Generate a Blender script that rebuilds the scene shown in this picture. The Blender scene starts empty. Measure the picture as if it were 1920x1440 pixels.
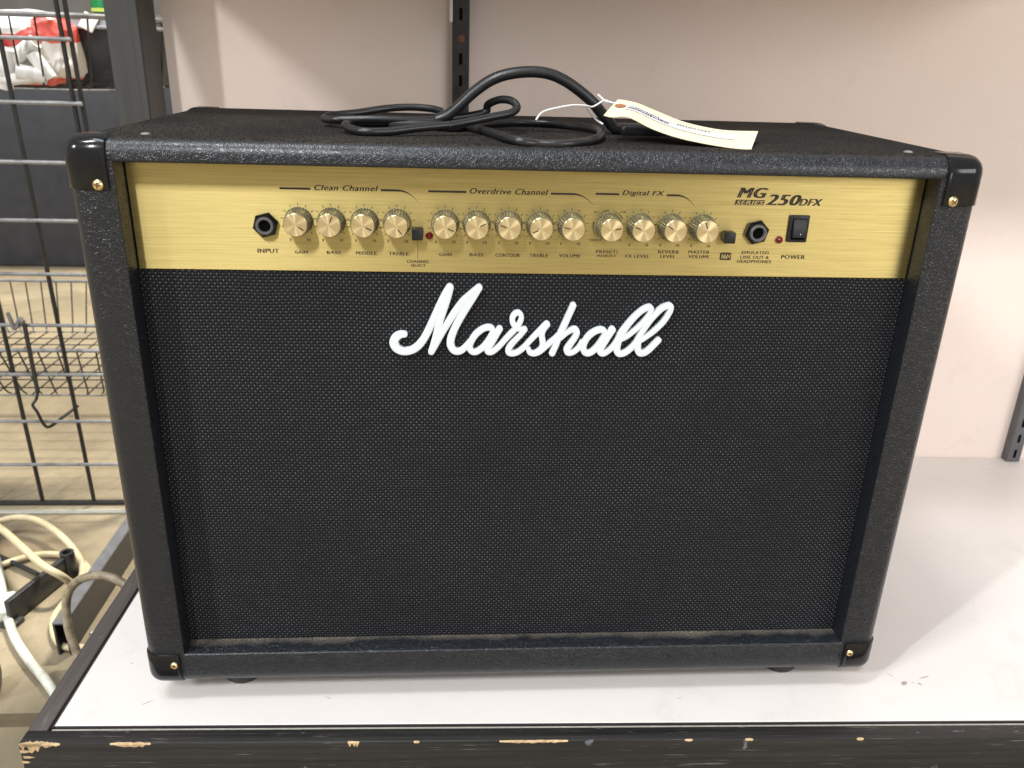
import bpy, bmesh, math, random
from mathutils import Vector, Matrix, noise
S = 0.001                       # all sizes below are millimetres
SC = bpy.context.scene
COL = SC.collection
random.seed(7)

# ------------------------------------------------------------------ camera
cam_d = bpy.data.cameras.new('camera'); cam = bpy.data.objects.new('camera', cam_d); COL.objects.link(cam)
cam.location = (-0.06171, -0.61409, 0.56203)
cam.rotation_euler = (1.188996, -0.029084, -0.062030)
cam_d.sensor_fit = 'HORIZONTAL'; cam_d.sensor_width = 36.0; cam_d.lens = 36.0 * 1561.8 / 1920.0
cam_d.clip_start = 0.02; cam_d.clip_end = 60.0
cam_d.dof.use_dof = True; cam_d.dof.focus_distance = 0.69; cam_d.dof.aperture_fstop = 12.0     # a phone's small lens: the far things go slightly soft
SC.camera = cam
# ------------------------------------------------------------------ world, exposure
w = bpy.data.worlds.new('World'); SC.world = w; w.use_nodes = True
bg = w.node_tree.nodes['Background']; bg.inputs[0].default_value = (1.0, 0.965, 0.935, 1); bg.inputs[1].default_value = 0.55
SC.view_settings.view_transform = 'Standard'; SC.view_settings.look = 'None'
SC.view_settings.exposure = 0.0; SC.view_settings.gamma = 1.0
# ------------------------------------------------------------------ ceiling lamps of the hall, and two added fills (all out of view)
def lamp(name, loc, size, power, color=(0.96, 0.98, 1.0), target=(0.1, 0.1, 0.2)):
    d = bpy.data.lights.new(name, 'AREA'); d.shape = 'RECTANGLE'; d.size, d.size_y = size; d.energy = power; d.color = color
    o = bpy.data.objects.new(name, d); COL.objects.link(o); o.location = loc
    o.rotation_euler = (Vector(target) - Vector(loc)).to_track_quat('-Z', 'Y').to_euler()
    return o
lamp('overhead_lamp', (-2.0, -1.25, 6.0), (0.40, 1.2), 145)
lamp('overhead_lamp', (-2.1, -5.3, 6.0), (0.25, 1.2), 300)
lamp('overhead_lamp', (-6.9, -5.0, 6.0), (0.30, 1.2), 480)
lamp('added_wall_fill', (3.6, -4.6, 1.9), (3.2, 1.6), 118, (1.0, 0.98, 0.965), (0.2, 0.4, 0.4))  # unseen soft fill, added to lift the shaded wall
lamp('overhead_lamp', (0.9, 2.7, 6.0), (0.3, 1.2), 900, (1.0, 0.95, 0.84), (-1.8, 2.4, -0.2))  # added out of view to brighten the far floor
lamp('overhead_lamp', (-0.9, -0.62, 6.0), (2.8, 0.22), 62, (0.70, 0.85, 1.0))

# ------------------------------------------------------------------ materials
def mat(name, color=(0.5, 0.5, 0.5), rough=0.5, metal=0.0, spec=0.5, **kw):
    m = bpy.data.materials.new(name); m.use_nodes = True
    b = m.node_tree.nodes['Principled BSDF']
    b.inputs['Base Color'].default_value = (*color, 1); b.inputs['Roughness'].default_value = rough
    b.inputs['Metallic'].default_value = metal; b.inputs['Specular IOR Level'].default_value = spec
    for k, v in kw.items(): b.inputs[k.replace('_', ' ')].default_value = v
    return m
class NT:
    def __init__(s, m): s.t = m.node_tree; s.b = s.t.nodes['Principled BSDF']
    def n(s, kind, **props):
        x = s.t.nodes.new('ShaderNode' + kind)
        for k, v in props.items(): setattr(x, k, v)
        return x
    def l(s, a, b): s.t.links.new(a, b)
    def val(s, sock, v):
        if hasattr(v, 'links'): s.l(v, sock)
        else: sock.default_value = v
    def math(s, op, a, b=0.0, c=0.0, clamp=False):
        x = s.n('Math', operation=op, use_clamp=clamp)
        for i, v in enumerate((a, b, c)): s.val(x.inputs[i], v)
        return x.outputs[0]
    def mix(s, f, a, b):
        x = s.n('Mix', data_type='RGBA'); s.val(x.inputs[0], f)
        for i, v in ((6, a), (7, b)):
            if hasattr(v, 'links'): s.l(v, x.inputs[i])
            else: x.inputs[i].default_value = (*v, 1)
        return x.outputs[2]
    def coord(s, scale=(1, 1, 1), rot=(0, 0, 0)):
        t = s.n('TexCoord'); mp = s.n('Mapping'); mp.inputs['Scale'].default_value = scale; mp.inputs['Rotation'].default_value = rot
        s.l(t.outputs['Object'], mp.inputs[0]); return mp.outputs[0]
    def noise(s, vec, scale, detail=3, rough=0.55, dist=0.0):
        x = s.n('TexNoise'); s.l(vec, x.inputs['Vector']); x.inputs['Scale'].default_value = scale
        x.inputs['Detail'].default_value = detail; x.inputs['Roughness'].default_value = rough; x.inputs['Distortion'].default_value = dist
        return x.outputs['Fac']
    def ramp(s, f, lo, hi):
        x = s.n('MapRange', clamp=True); s.val(x.inputs[0], f); x.inputs[1].default_value = lo; x.inputs[2].default_value = hi
        return x.outputs[0]
    def xyz(s, vec):
        x = s.n('SeparateXYZ'); s.l(vec, x.inputs[0]); return x.outputs
    def bump(s, h, dist, strength=1.0):
        x = s.n('Bump'); s.val(x.inputs['Height'], h); x.inputs['Distance'].default_value = dist; x.inputs['Strength'].default_value = strength
        s.l(x.outputs[0], s.b.inputs['Normal']); return x
    def set(s, name, v):
        if hasattr(v, 'links'): s.l(v, s.b.inputs[name])
        else: s.b.inputs[name].default_value = v

def m_tolex():
    m = mat('black_tolex', (0.0080, 0.0098, 0.0130), 0.4); t = NT(m)
    c = t.coord((1, 1, 1))
    warp = t.n('TexNoise'); t.l(c, warp.inputs['Vector']); warp.inputs['Scale'].default_value = 160; warp.inputs['Detail'].default_value = 2
    ad = t.n('MixRGB', blend_type='LINEAR_LIGHT'); ad.inputs[0].default_value = 0.009; t.l(c, ad.inputs[1]); t.l(warp.outputs['Color'], ad.inputs[2])
    v = t.n('TexVoronoi', feature='DISTANCE_TO_EDGE'); t.l(ad.outputs[0], v.inputs['Vector']); v.inputs['Scale'].default_value = 250
    cells = t.ramp(v.outputs['Distance'], 0.0, 0.20)
    n1 = t.noise(c, 700, 3); big = t.noise(c, 55, 3)
    h = t.math('ADD', t.math('MULTIPLY', cells, t.math('MULTIPLY_ADD', big, 1.3, 0.15, clamp=True)), t.math('MULTIPLY', n1, 0.07))
    t.bump(h, 0.0006, 0.5); t.set('Coat Roughness', 0.30)
    geo = t.n('NewGeometry'); nz = t.xyz(geo.outputs['Normal'])[2]; pz = t.xyz(geo.outputs['Position'])
    up = t.ramp(nz, 0.75, 0.97)
    # grey-brown dust that settled on the top and along the back of the bottom ledge
    top = t.math('MULTIPLY', up, t.ramp(pz[2], 0.45, 0.48))
    dn = t.ramp(t.noise(c, 9, 4), 0.25, 0.75); fine = t.ramp(t.noise(c, 520, 3), 0.38, 0.66)
    dtop = t.math('MULTIPLY', top, t.math('MULTIPLY', t.math('MULTIPLY_ADD', dn, 0.5, 0.35), t.math('MULTIPLY_ADD', fine, 1.3, 0.05)))
    led = t.math('MULTIPLY', up, t.ramp(pz[2], 0.2, 0.1))
    edge = t.math('ADD', pz[1], t.math('MULTIPLY', t.math('SUBTRACT', t.noise(c, 30, 4), 0.5), 0.022))
    dled = t.math('MULTIPLY', t.math('MULTIPLY', led, t.ramp(edge, 0.012, 0.024)), t.math('MULTIPLY_ADD', fine, 0.7, 0.3))
    cc = t.mix(t.math('MULTIPLY', dtop, 0.8), (0.0080, 0.0098, 0.0130), (0.085, 0.070, 0.052))
    cc = t.mix(t.math('MULTIPLY', dled, 0.85), cc, (0.24, 0.20, 0.15)); t.set('Base Color', cc)
    r = t.math('ADD', 0.30, t.math('MULTIPLY', t.math('MAXIMUM', dtop, dled), 0.6)); t.set('Roughness', t.math('MINIMUM', t.math('ADD', r, t.math('MULTIPLY', top, 0.35)), 0.95)); t.set('Specular IOR Level', t.math('MULTIPLY_ADD', top, -0.42, 0.45)); t.set('Coat Weight', t.math('MULTIPLY_ADD', top, -0.25, 0.25))
    return m
def m_grille():
    m = mat('woven_grille_cloth', (0.02, 0.02, 0.022), 0.6); t = NT(m)
    o = t.xyz(t.coord((1000, 1000, 1000)))
    wob = t.math('MULTIPLY', t.math('SUBTRACT', t.noise(t.coord(), 18, 2), 0.5), 2.4)
    row = t.math('DIVIDE', t.math('ADD', o[2], wob), 2.5); ri = t.math('FLOOR', row); fz = t.math('SUBTRACT', t.math('FRACT', row), 0.5)
    odd = t.math('MULTIPLY', t.math('MODULO', t.math('ADD', ri, 1000.0), 2.0), 0.5)
    xs = t.math('ADD', t.math('DIVIDE', t.math('ADD', o[0], 2000.0), 4.55), odd); xi = t.math('FLOOR', xs)
    fx = t.math('SUBTRACT', t.math('FRACT', xs), 0.5)
    d = t.math('ADD', t.math('POWER', t.math('DIVIDE', t.math('ABSOLUTE', fx), 0.44), 2.0), t.math('POWER', t.math('DIVIDE', t.math('ABSOLUTE', fz), 0.5), 2.0))
    hb = t.math('SQRT', t.math('MAXIMUM', t.math('SUBTRACT', 1.0, d), 0.0))
    ax = t.math('SUBTRACT', 0.5, t.math('ABSOLUTE', fx)); az = t.math('SUBTRACT', fz, 0.12)
    e = t.math('ADD', t.math('POWER', t.math('DIVIDE', ax, 0.13), 2.0), t.math('POWER', t.math('DIVIDE', t.math('ABSOLUTE', az), 0.36), 2.0))
    dot = t.math('POWER', t.math('MAXIMUM', t.math('SUBTRACT', 1.0, e), 0.0), 0.8)
    cv = t.n('CombineXYZ'); t.l(xi, cv.inputs[0]); t.l(ri, cv.inputs[1])
    wn = t.n('TexWhiteNoise', noise_dimensions='2D'); t.l(cv.outputs[0], wn.inputs['Vector'])
    wear = t.math('MULTIPLY_ADD', wn.outputs['Value'], 0.75, 0.45)
    patch = t.math('MULTIPLY_ADD', t.ramp(t.noise(t.coord(), 6, 5, 0.7), 0.3, 0.7), 0.75, 0.4)
    df = t.math('MULTIPLY', t.math('MULTIPLY', t.math('MINIMUM', t.math('MULTIPLY', dot, 1.6), 1.0), wear), patch)
    t.set('Base Color', t.mix(df, (0.0105, 0.011, 0.013), (0.125, 0.135, 0.145)))
    t.set('Roughness', 0.62); t.set('Specular IOR Level', 0.15)
    h = t.math('ADD', t.math('ADD', hb, t.math('MULTIPLY', dot, 0.55)), t.math('MULTIPLY', t.noise(t.coord(), 9, 3), 6.0)); t.bump(h, 0.0009, 0.8)
    return m
def m_brass(name='brushed_brass', streak=True):
    m = mat(name, (0.83, 0.66, 0.26), 0.33, 1.0); t = NT(m)
    c = t.coord((9, 1, 900)); n1 = t.noise(c, 1.0, 4, 0.7); c2 = t.coord((30, 1, 2600)); n2 = t.noise(c2, 1.0, 2)
    k = t.ramp(t.math('ADD', t.math('MULTIPLY', n1, 0.6), t.math('MULTIPLY', n2, 0.4)), 0.3, 0.7)
    t.set('Base Color', t.mix(k, (0.52, 0.415, 0.15), (0.78, 0.635, 0.27)))
    t.set('Roughness', t.math('MULTIPLY_ADD', k, -0.10, 0.50)); t.set('Anisotropic', 0.88)
    tg = t.n('Tangent', direction_type='UV_MAP'); t.l(tg.outputs[0], t.b.inputs['Tangent']); t.set('Anisotropic Rotation', 0.25)
    t.bump(k, 0.00003, 0.6)
    return m
def m_spun():
    m = mat('spun_brass', (0.88, 0.73, 0.42), 0.3, 1.0); t = NT(m)
    tg = t.n('Tangent', direction_type='RADIAL', axis='Z'); t.l(tg.outputs[0], t.b.inputs['Tangent']); t.set('Anisotropic', 0.9); t.set('Anisotropic Rotation', 0.25)
    return m
def m_wood(name, along, base, light, wear=1.0):
    m = mat(name, base, 0.45); t = NT(m)
    sc = [260, 260, 260]; sc[along] = 5.0
    g = t.noise(t.coord(tuple(sc)), 1.0, 5, 0.65); fine = [900, 900, 900]; fine[along] = 26
    f = t.ramp(t.noise(t.coord(tuple(fine)), 1.0, 3), 0.62, 0.72)
    gate = t.ramp(t.noise(t.coord(), 28, 2), 0.45, 0.7)
    cc = t.mix(t.ramp(g, 0.3, 0.72), base, light)
    cc = t.mix(t.math('MULTIPLY', t.math('MULTIPLY', f, gate), 0.55 * wear), cc, (0.36, 0.34, 0.32))
    scr = t.noise(t.coord((60, 260, 30), (0, 0.5, 0.4)), 1.0, 4); cc = t.mix(t.math('MULTIPLY', t.ramp(scr, 0.68, 0.74), 0.5 * wear), cc, (0.26, 0.27, 0.30))
    t.set('Base Color', cc); t.set('Roughness', t.math('MULTIPLY_ADD', g, 0.3, 0.32)); t.bump(g, 0.0005, 0.5)
    return m
def m_concrete():
    m = mat('stained_concrete', (0.4, 0.34, 0.25), 0.62); t = NT(m); c = t.coord()
    a = t.noise(c, 3.2, 6, 0.6, 0.6); b = t.noise(c, 14, 5, 0.65); d = t.noise(c, 120, 3)
    cc = t.mix(t.ramp(a, 0.3, 0.7), (0.165, 0.132, 0.082), (0.31, 0.255, 0.165))
    cc = t.mix(t.math('MULTIPLY', t.ramp(b, 0.52, 0.75), 0.55), cc, (0.12, 0.095, 0.062))
    cc = t.mix(t.math('MULTIPLY', t.ramp(t.noise(c, 5.3, 4), 0.58, 0.7), 0.5), cc, (0.34, 0.24, 0.14))
    cc = t.mix(t.math('MULTIPLY', t.ramp(d, 0.62, 0.7), 0.25), cc, (0.09, 0.075, 0.055))
    t.set('Base Color', cc); t.set('Roughness', t.math('MULTIPLY_ADD', b, 0.35, 0.38)); t.bump(d, 0.0012, 0.35)
    return m
def m_mottle(name, c1, c2, rough, scale, bump=0.0, metal=0.0):
    m = mat(name, c1, rough, metal); t = NT(m); c = t.coord(); n = t.noise(c, scale, 5, 0.6)
    t.set('Base Color', t.mix(t.ramp(n, 0.3, 0.7), c1, c2)); t.set('Roughness', t.math('MULTIPLY_ADD', n, 0.24, rough - 0.12))
    if bump: t.bump(t.noise(c, scale * 6, 3), bump, 0.5)
    return m
M = {}
M['tolex'] = m_tolex(); M['grille'] = m_grille(); M['brass'] = m_brass(); M['spun'] = m_spun()
M['cap'] = m_mottle('glossy_black_plastic', (0.005, 0.005, 0.006), (0.009, 0.009, 0.009), 0.15, 40); M['cap'].node_tree.nodes['Principled BSDF'].inputs['Specular IOR Level'].default_value = 0.36
M['blackplastic'] = m_mottle('satin_black_plastic', (0.012, 0.012, 0.013), (0.022, 0.022, 0.024), 0.38, 90)
M['blackplastic'].node_tree.nodes['Principled BSDF'].inputs['Specular IOR Level'].default_value = 0.32
M['rubber'] = m_mottle('black_rubber', (0.010, 0.010, 0.011), (0.020, 0.020, 0.021), 0.34, 60, 0.0002)
M['screw'] = m_mottle('brass_screw', (0.80, 0.58, 0.24), (0.88, 0.70, 0.38), 0.28, 400, 0, 1.0)
M['dark'] = mat('recess_black', (0.003, 0.003, 0.003), 0.9, 0.0, 0.05)
M['recess'] = mat('screw_recess', (0.10, 0.045, 0.012), 0.6)
M['print'] = mat('dark_brown_ink', (0.022, 0.013, 0.008), 0.6)
M['white'] = m_mottle('white_moulded_plastic', (0.66, 0.72, 0.75), (0.70, 0.75, 0.78), 0.42, 60)
M['skirt'] = m_mottle('olive_metal_skirt', (0.16, 0.155, 0.115), (0.27, 0.26, 0.20), 0.24, 300, 0, 0.55)
M['red'] = mat('dark_red_lens', (0.16, 0.006, 0.010), 0.15)
M['wall'] = m_mottle('beige_wall_board', (0.85, 0.725, 0.65), (0.865, 0.74, 0.665), 0.6, 20, 0.0002)
M['laminate'] = m_mottle('white_laminate', (0.70, 0.652, 0.615), (0.72, 0.672, 0.637), 0.42, 8)
def m_marks(m, scale, amt, col):       # faint rubs, smears and dust on a big pale board
    t = NT(m); b = t.b; src = b.inputs['Base Color'].links[0].from_socket
    a = t.ramp(t.noise(t.coord((1, 1, 1)), scale, 6, 0.7, 1.2), 0.56, 0.80); f = t.ramp(t.noise(t.coord((14, 160, 60), (0, 0, 0.6)), 1.0, 4, 0.6), 0.66, 0.74)
    sp = t.ramp(t.noise(t.coord(), 420, 2), 0.72, 0.78)
    k = t.math('ADD', t.math('MULTIPLY', a, amt), t.math('ADD', t.math('MULTIPLY', f, amt * .55), t.math('MULTIPLY', sp, amt * .8)), clamp=True)
    x = t.n('Mix', data_type='RGBA'); t.l(k, x.inputs[0]); t.l(src, x.inputs[6]); x.inputs[7].default_value = (*col, 1); t.l(x.outputs[2], b.inputs['Base Color'])
    t.set('Roughness', t.math('MULTIPLY_ADD', a, 0.25, b.inputs['Roughness'].default_value))
m_marks(M['laminate'], 11, 0.28, (0.40, 0.36, 0.32)); m_marks(M['wall'], 7, 0.26, (0.50, 0.40, 0.33))
M['lamedge'] = mat('dark_laminate_edge', (0.035, 0.028, 0.030), 0.5)
M['bead'] = m_mottle('worn_pale_edge', (0.32, 0.31, 0.26), (0.44, 0.42, 0.36), 0.5, 200)
M['woodx'] = m_wood('black_stained_wood_x', 0, (0.008, 0.0075, 0.007), (0.024, 0.022, 0.020))
M['woody'] = m_wood('black_stained_wood_y', 1, (0.050, 0.040, 0.036), (0.095, 0.080, 0.072))
M['woodz'] = m_wood('grey_painted_post', 2, (0.040, 0.040, 0.039), (0.050, 0.050, 0.048), 0.12)
M['bare'] = m_mottle('bare_chipped_wood', (0.36, 0.24, 0.12), (0.64, 0.46, 0.26), 0.6, 220, 0.0006)
M['steel'] = m_mottle('black_painted_steel', (0.020, 0.020, 0.021), (0.040, 0.040, 0.040), 0.38, 70)
M['steelgrey'] = m_mottle('grey_or_lit_steel', (0.085, 0.085, 0.090), (0.12, 0.12, 0.125), 0.45, 60)  # lit tone of black steel on upright and channel top; plain grey on collars
M['wire'] = m_mottle('worn_black_wire', (0.010, 0.010, 0.010), (0.022, 0.021, 0.020), 0.36, 60)
M['wireg'] = m_mottle('lit_grey_wire', (0.12, 0.12, 0.12), (0.24, 0.24, 0.24), 0.33, 50)  # paler copy of the black wire, with light from above in the colour
M['floor'] = m_concrete()
M['navy'] = m_mottle('dark_navy_board', (0.016, 0.018, 0.024), (0.030, 0.032, 0.038), 0.6, 18)
M['beige'] = m_mottle('beige_cable_sheath', (0.44, 0.36, 0.21), (0.56, 0.475, 0.31), 0.5, 60)
M['dirty'] = m_mottle('dirty_beige_sheath', (0.11, 0.085, 0.055), (0.40, 0.33, 0.22), 0.5, 70)
M['whitecable'] = m_mottle('off_white_sheath', (0.42, 0.42, 0.36), (0.60, 0.61, 0.54), 0.5, 60)
M['manila'] = m_mottle('manila_card', (0.86, 0.765, 0.49), (0.88, 0.785, 0.52), 0.7, 20)
M['sticker'] = mat('white_sticker', (0.72, 0.71, 0.76), 0.5)
M['brown'] = mat('brown_reinforcement', (0.36, 0.15, 0.06), 0.7)
M['string'] = mat('white_cotton', (0.86, 0.85, 0.83), 0.8)
M['bagred'] = m_mottle('red_printed_film', (0.66, 0.06, 0.05), (0.78, 0.16, 0.13), 0.3, 30)
M['bagwhite'] = m_mottle('white_bag_film', (0.74, 0.74, 0.72), (0.84, 0.83, 0.80), 0.4, 22)
M['bin'] = m_mottle('black_translucent_plastic', (0.014, 0.017, 0.024), (0.028, 0.031, 0.040), 0.2, 30)
M['lid'] = mat('clear_plastic_lid', (0.34, 0.36, 0.38), 0.15, 0.0, 0.6, Alpha=0.75)
M['green'] = m_mottle('green_plastic', (0.01, 0.20, 0.06), (0.02, 0.34, 0.10), 0.25, 30)
M['grey'] = m_mottle('grey_paint', (0.07, 0.065, 0.06), (0.10, 0.095, 0.09), 0.7, 5)
M['lime'] = mat('yellow_green_band', (0.50, 0.60, 0.10), 0.4)

# ------------------------------------------------------------------ mesh helpers
def link(name, bm, m, parent=None, smooth=None, shear=None):
    me = bpy.data.meshes.new(name)
    bmesh.ops.scale(bm, vec=(S, S, S), verts=bm.verts)
    bmesh.ops.recalc_face_normals(bm, faces=bm.faces)
    if smooth is not None:
        for f in bm.faces: f.smooth = True
        lim = math.radians(smooth)
        for e in bm.edges:
            if len(e.link_faces) == 2 and e.calc_face_angle(0) > lim: e.smooth = False
    bm.to_mesh(me); bm.free()
    for x in (m if isinstance(m, (list, tuple)) else [m]): me.materials.append(x)
    o = bpy.data.objects.new(name, me); COL.objects.link(o)
    if parent: o.parent = parent
    return o
def tag(o, label=None, cat=None, group=None, kind=None):
    if label: o['label'] = label
    if cat: o['category'] = cat
    if group: o['group'] = group
    if kind: o['kind'] = kind
    return o
def empty(name, loc=(0, 0, 0), rz=0.0):
    o = bpy.data.objects.new(name, None); COL.objects.link(o); o.location = Vector(loc) * S; o.rotation_euler.z = rz; o.empty_display_size = 0.02
    return o
def box(bm, x0, x1, y0, y1, z0, z1, bev=0.0, seg=2, mi=0):
    r = bmesh.ops.create_cube(bm, size=1.0)
    vs = r['verts']
    for v in vs: v.co = Vector((x0 + (v.co.x + .5) * (x1 - x0), y0 + (v.co.y + .5) * (y1 - y0), z0 + (v.co.z + .5) * (z1 - z0)))
    fs = set(f for v in vs for f in v.link_faces)
    if mi:
        for f in fs: f.material_index = mi
    if bev:
        es = list(set(e for v in vs for e in v.link_edges))
        bmesh.ops.bevel(bm, geom=es, offset=bev, segments=seg, affect='EDGES', profile=0.5, clamp_overlap=True)
def nbox(*a, **k):
    bm = bmesh.new(); box(bm, *a, **k); return bm
def catmull(P, n=8, closed=False):
    P = [Vector(p) for p in P]; out = []; N = len(P)
    for i in range(N if closed else N - 1):
        if closed: a, b, c, d = P[i - 1], P[i], P[(i + 1) % N], P[(i + 2) % N]
        else: a, b, c, d = P[max(i - 1, 0)], P[i], P[i + 1], P[min(i + 2, N - 1)]
        for k in range(n):
            t = k / n
            out.append(0.5 * ((2 * b) + (c - a) * t + (2 * a - 5 * b + 4 * c - d) * t * t + (3 * b - a - 3 * c + d) * t ** 3))
    if not closed: out.append(P[-1])
    return out
def sweep(bm, P, prof, closed=False, up=None, cap=True, mi=0, scale=None):
    """sweep a closed profile [(a, b)] along points P; up fixes the b axis, otherwise parallel transport"""
    P = [Vector(p) for p in P]; N = len(P); rings = []
    T = []
    for i in range(N):
        a = P[i - 1] if (i > 0 or closed) else P[i]; b = P[(i + 1) % N] if (i < N - 1 or closed) else P[i]
        T.append((b - a).normalized())
    nrm = None
    for i in range(N):
        t = T[i]
        if up is not None: u = Vector(up); s_ = t.cross(u).normalized(); b = s_.cross(t).normalized()
        else:
            if nrm is None: nrm = t.orthogonal().normalized()
            nrm = (nrm - t * nrm.dot(t)).normalized(); s_ = nrm; b = t.cross(s_)
        k = scale[i] if scale else 1.0
        rings.append([bm.verts.new(P[i] + s_ * (q[0] * k) + b * (q[1] * k)) for q in prof])
    m = len(prof); fs = []
    for i in range(N if closed else N - 1):
        A, B = rings[i], rings[(i + 1) % N]
        for j in range(m): fs.append(bm.faces.new((A[j], A[(j + 1) % m], B[(j + 1) % m], B[j])))
    if cap and not closed:
        fs.append(bm.faces.new(rings[0][::-1])); fs.append(bm.faces.new(rings[-1]))
    for f in fs: f.material_index = mi
def circ(r, n=10, ry=None):
    ry = r if ry is None else ry
    return [(r * math.cos(2 * math.pi * k / n), ry * math.sin(2 * math.pi * k / n)) for k in range(n)]
def tube(P, r, n=10, sub=8, closed=False, smooth=True):
    bm = bmesh.new(); sweep(bm, catmull(P, sub, closed) if smooth else P, circ(r, n), closed); return bm
def lathe(bm, prof, n=24, mi=0, flute=None):
    """prof = [(r, z)], about local Z"""
    rings = []
    for r, z in prof:
        if r == 0: rings.append([bm.verts.new((0, 0, z))])
        else: rings.append([bm.verts.new(((r * (flute(k) if flute else 1)) * math.cos(2 * math.pi * k / n), (r * (flute(k) if flute else 1)) * math.sin(2 * math.pi * k / n), z)) for k in range(n)])
    for A, B in zip(rings, rings[1:]):
        for k in range(n):
            a, a2 = A[k % len(A)], A[(k + 1) % n % len(A)]; b, b2 = B[k % len(B)], B[(k + 1) % n % len(B)]
            vs = [a, a2, b2, b] if len(A) > 1 and len(B) > 1 else ([a, b2, b] if len(A) == 1 else [a, a2, b])
            f = bm.faces.new(vs); f.material_index = mi
def nlathe(*a, **k):
    bm = bmesh.new(); lathe(bm, *a, **k); return bm
FRONT = (math.pi / 2, 0, 0)        # turns local Z to face the viewer (-Y)
def put(o, x, y, z, rot=None):
    o.location = (x * S, y * S, z * S)
    if rot: o.rotation_euler = rot
    return o
def poly_plate(bm, pts, y0, y1, mi=0):
    """plate in the XZ plane with outline pts, front at y0, back at y1"""
    A = [bm.verts.new((x, y0, z)) for x, z in pts]; B = [bm.verts.new((x, y1, z)) for x, z in pts]; n = len(pts)
    fs = [bm.faces.new(A), bm.faces.new(B[::-1])] + [bm.faces.new((A[i], B[i], B[(i + 1) % n], A[(i + 1) % n])) for i in range(n)]
    for f in fs: f.material_index = mi
def rrect(x0, x1, z0, z1, r, n=5):
    out = []
    for cx, cz, a in ((x1 - r, z1 - r, 0), (x0 + r, z1 - r, 90), (x0 + r, z0 + r, 180), (x1 - r, z0 + r, 270)):
        for k in range(n + 1):
            t = math.radians(a + 90 * k / n); out.append((cx + r * math.cos(t), cz + r * math.sin(t)))
    return out

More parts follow.
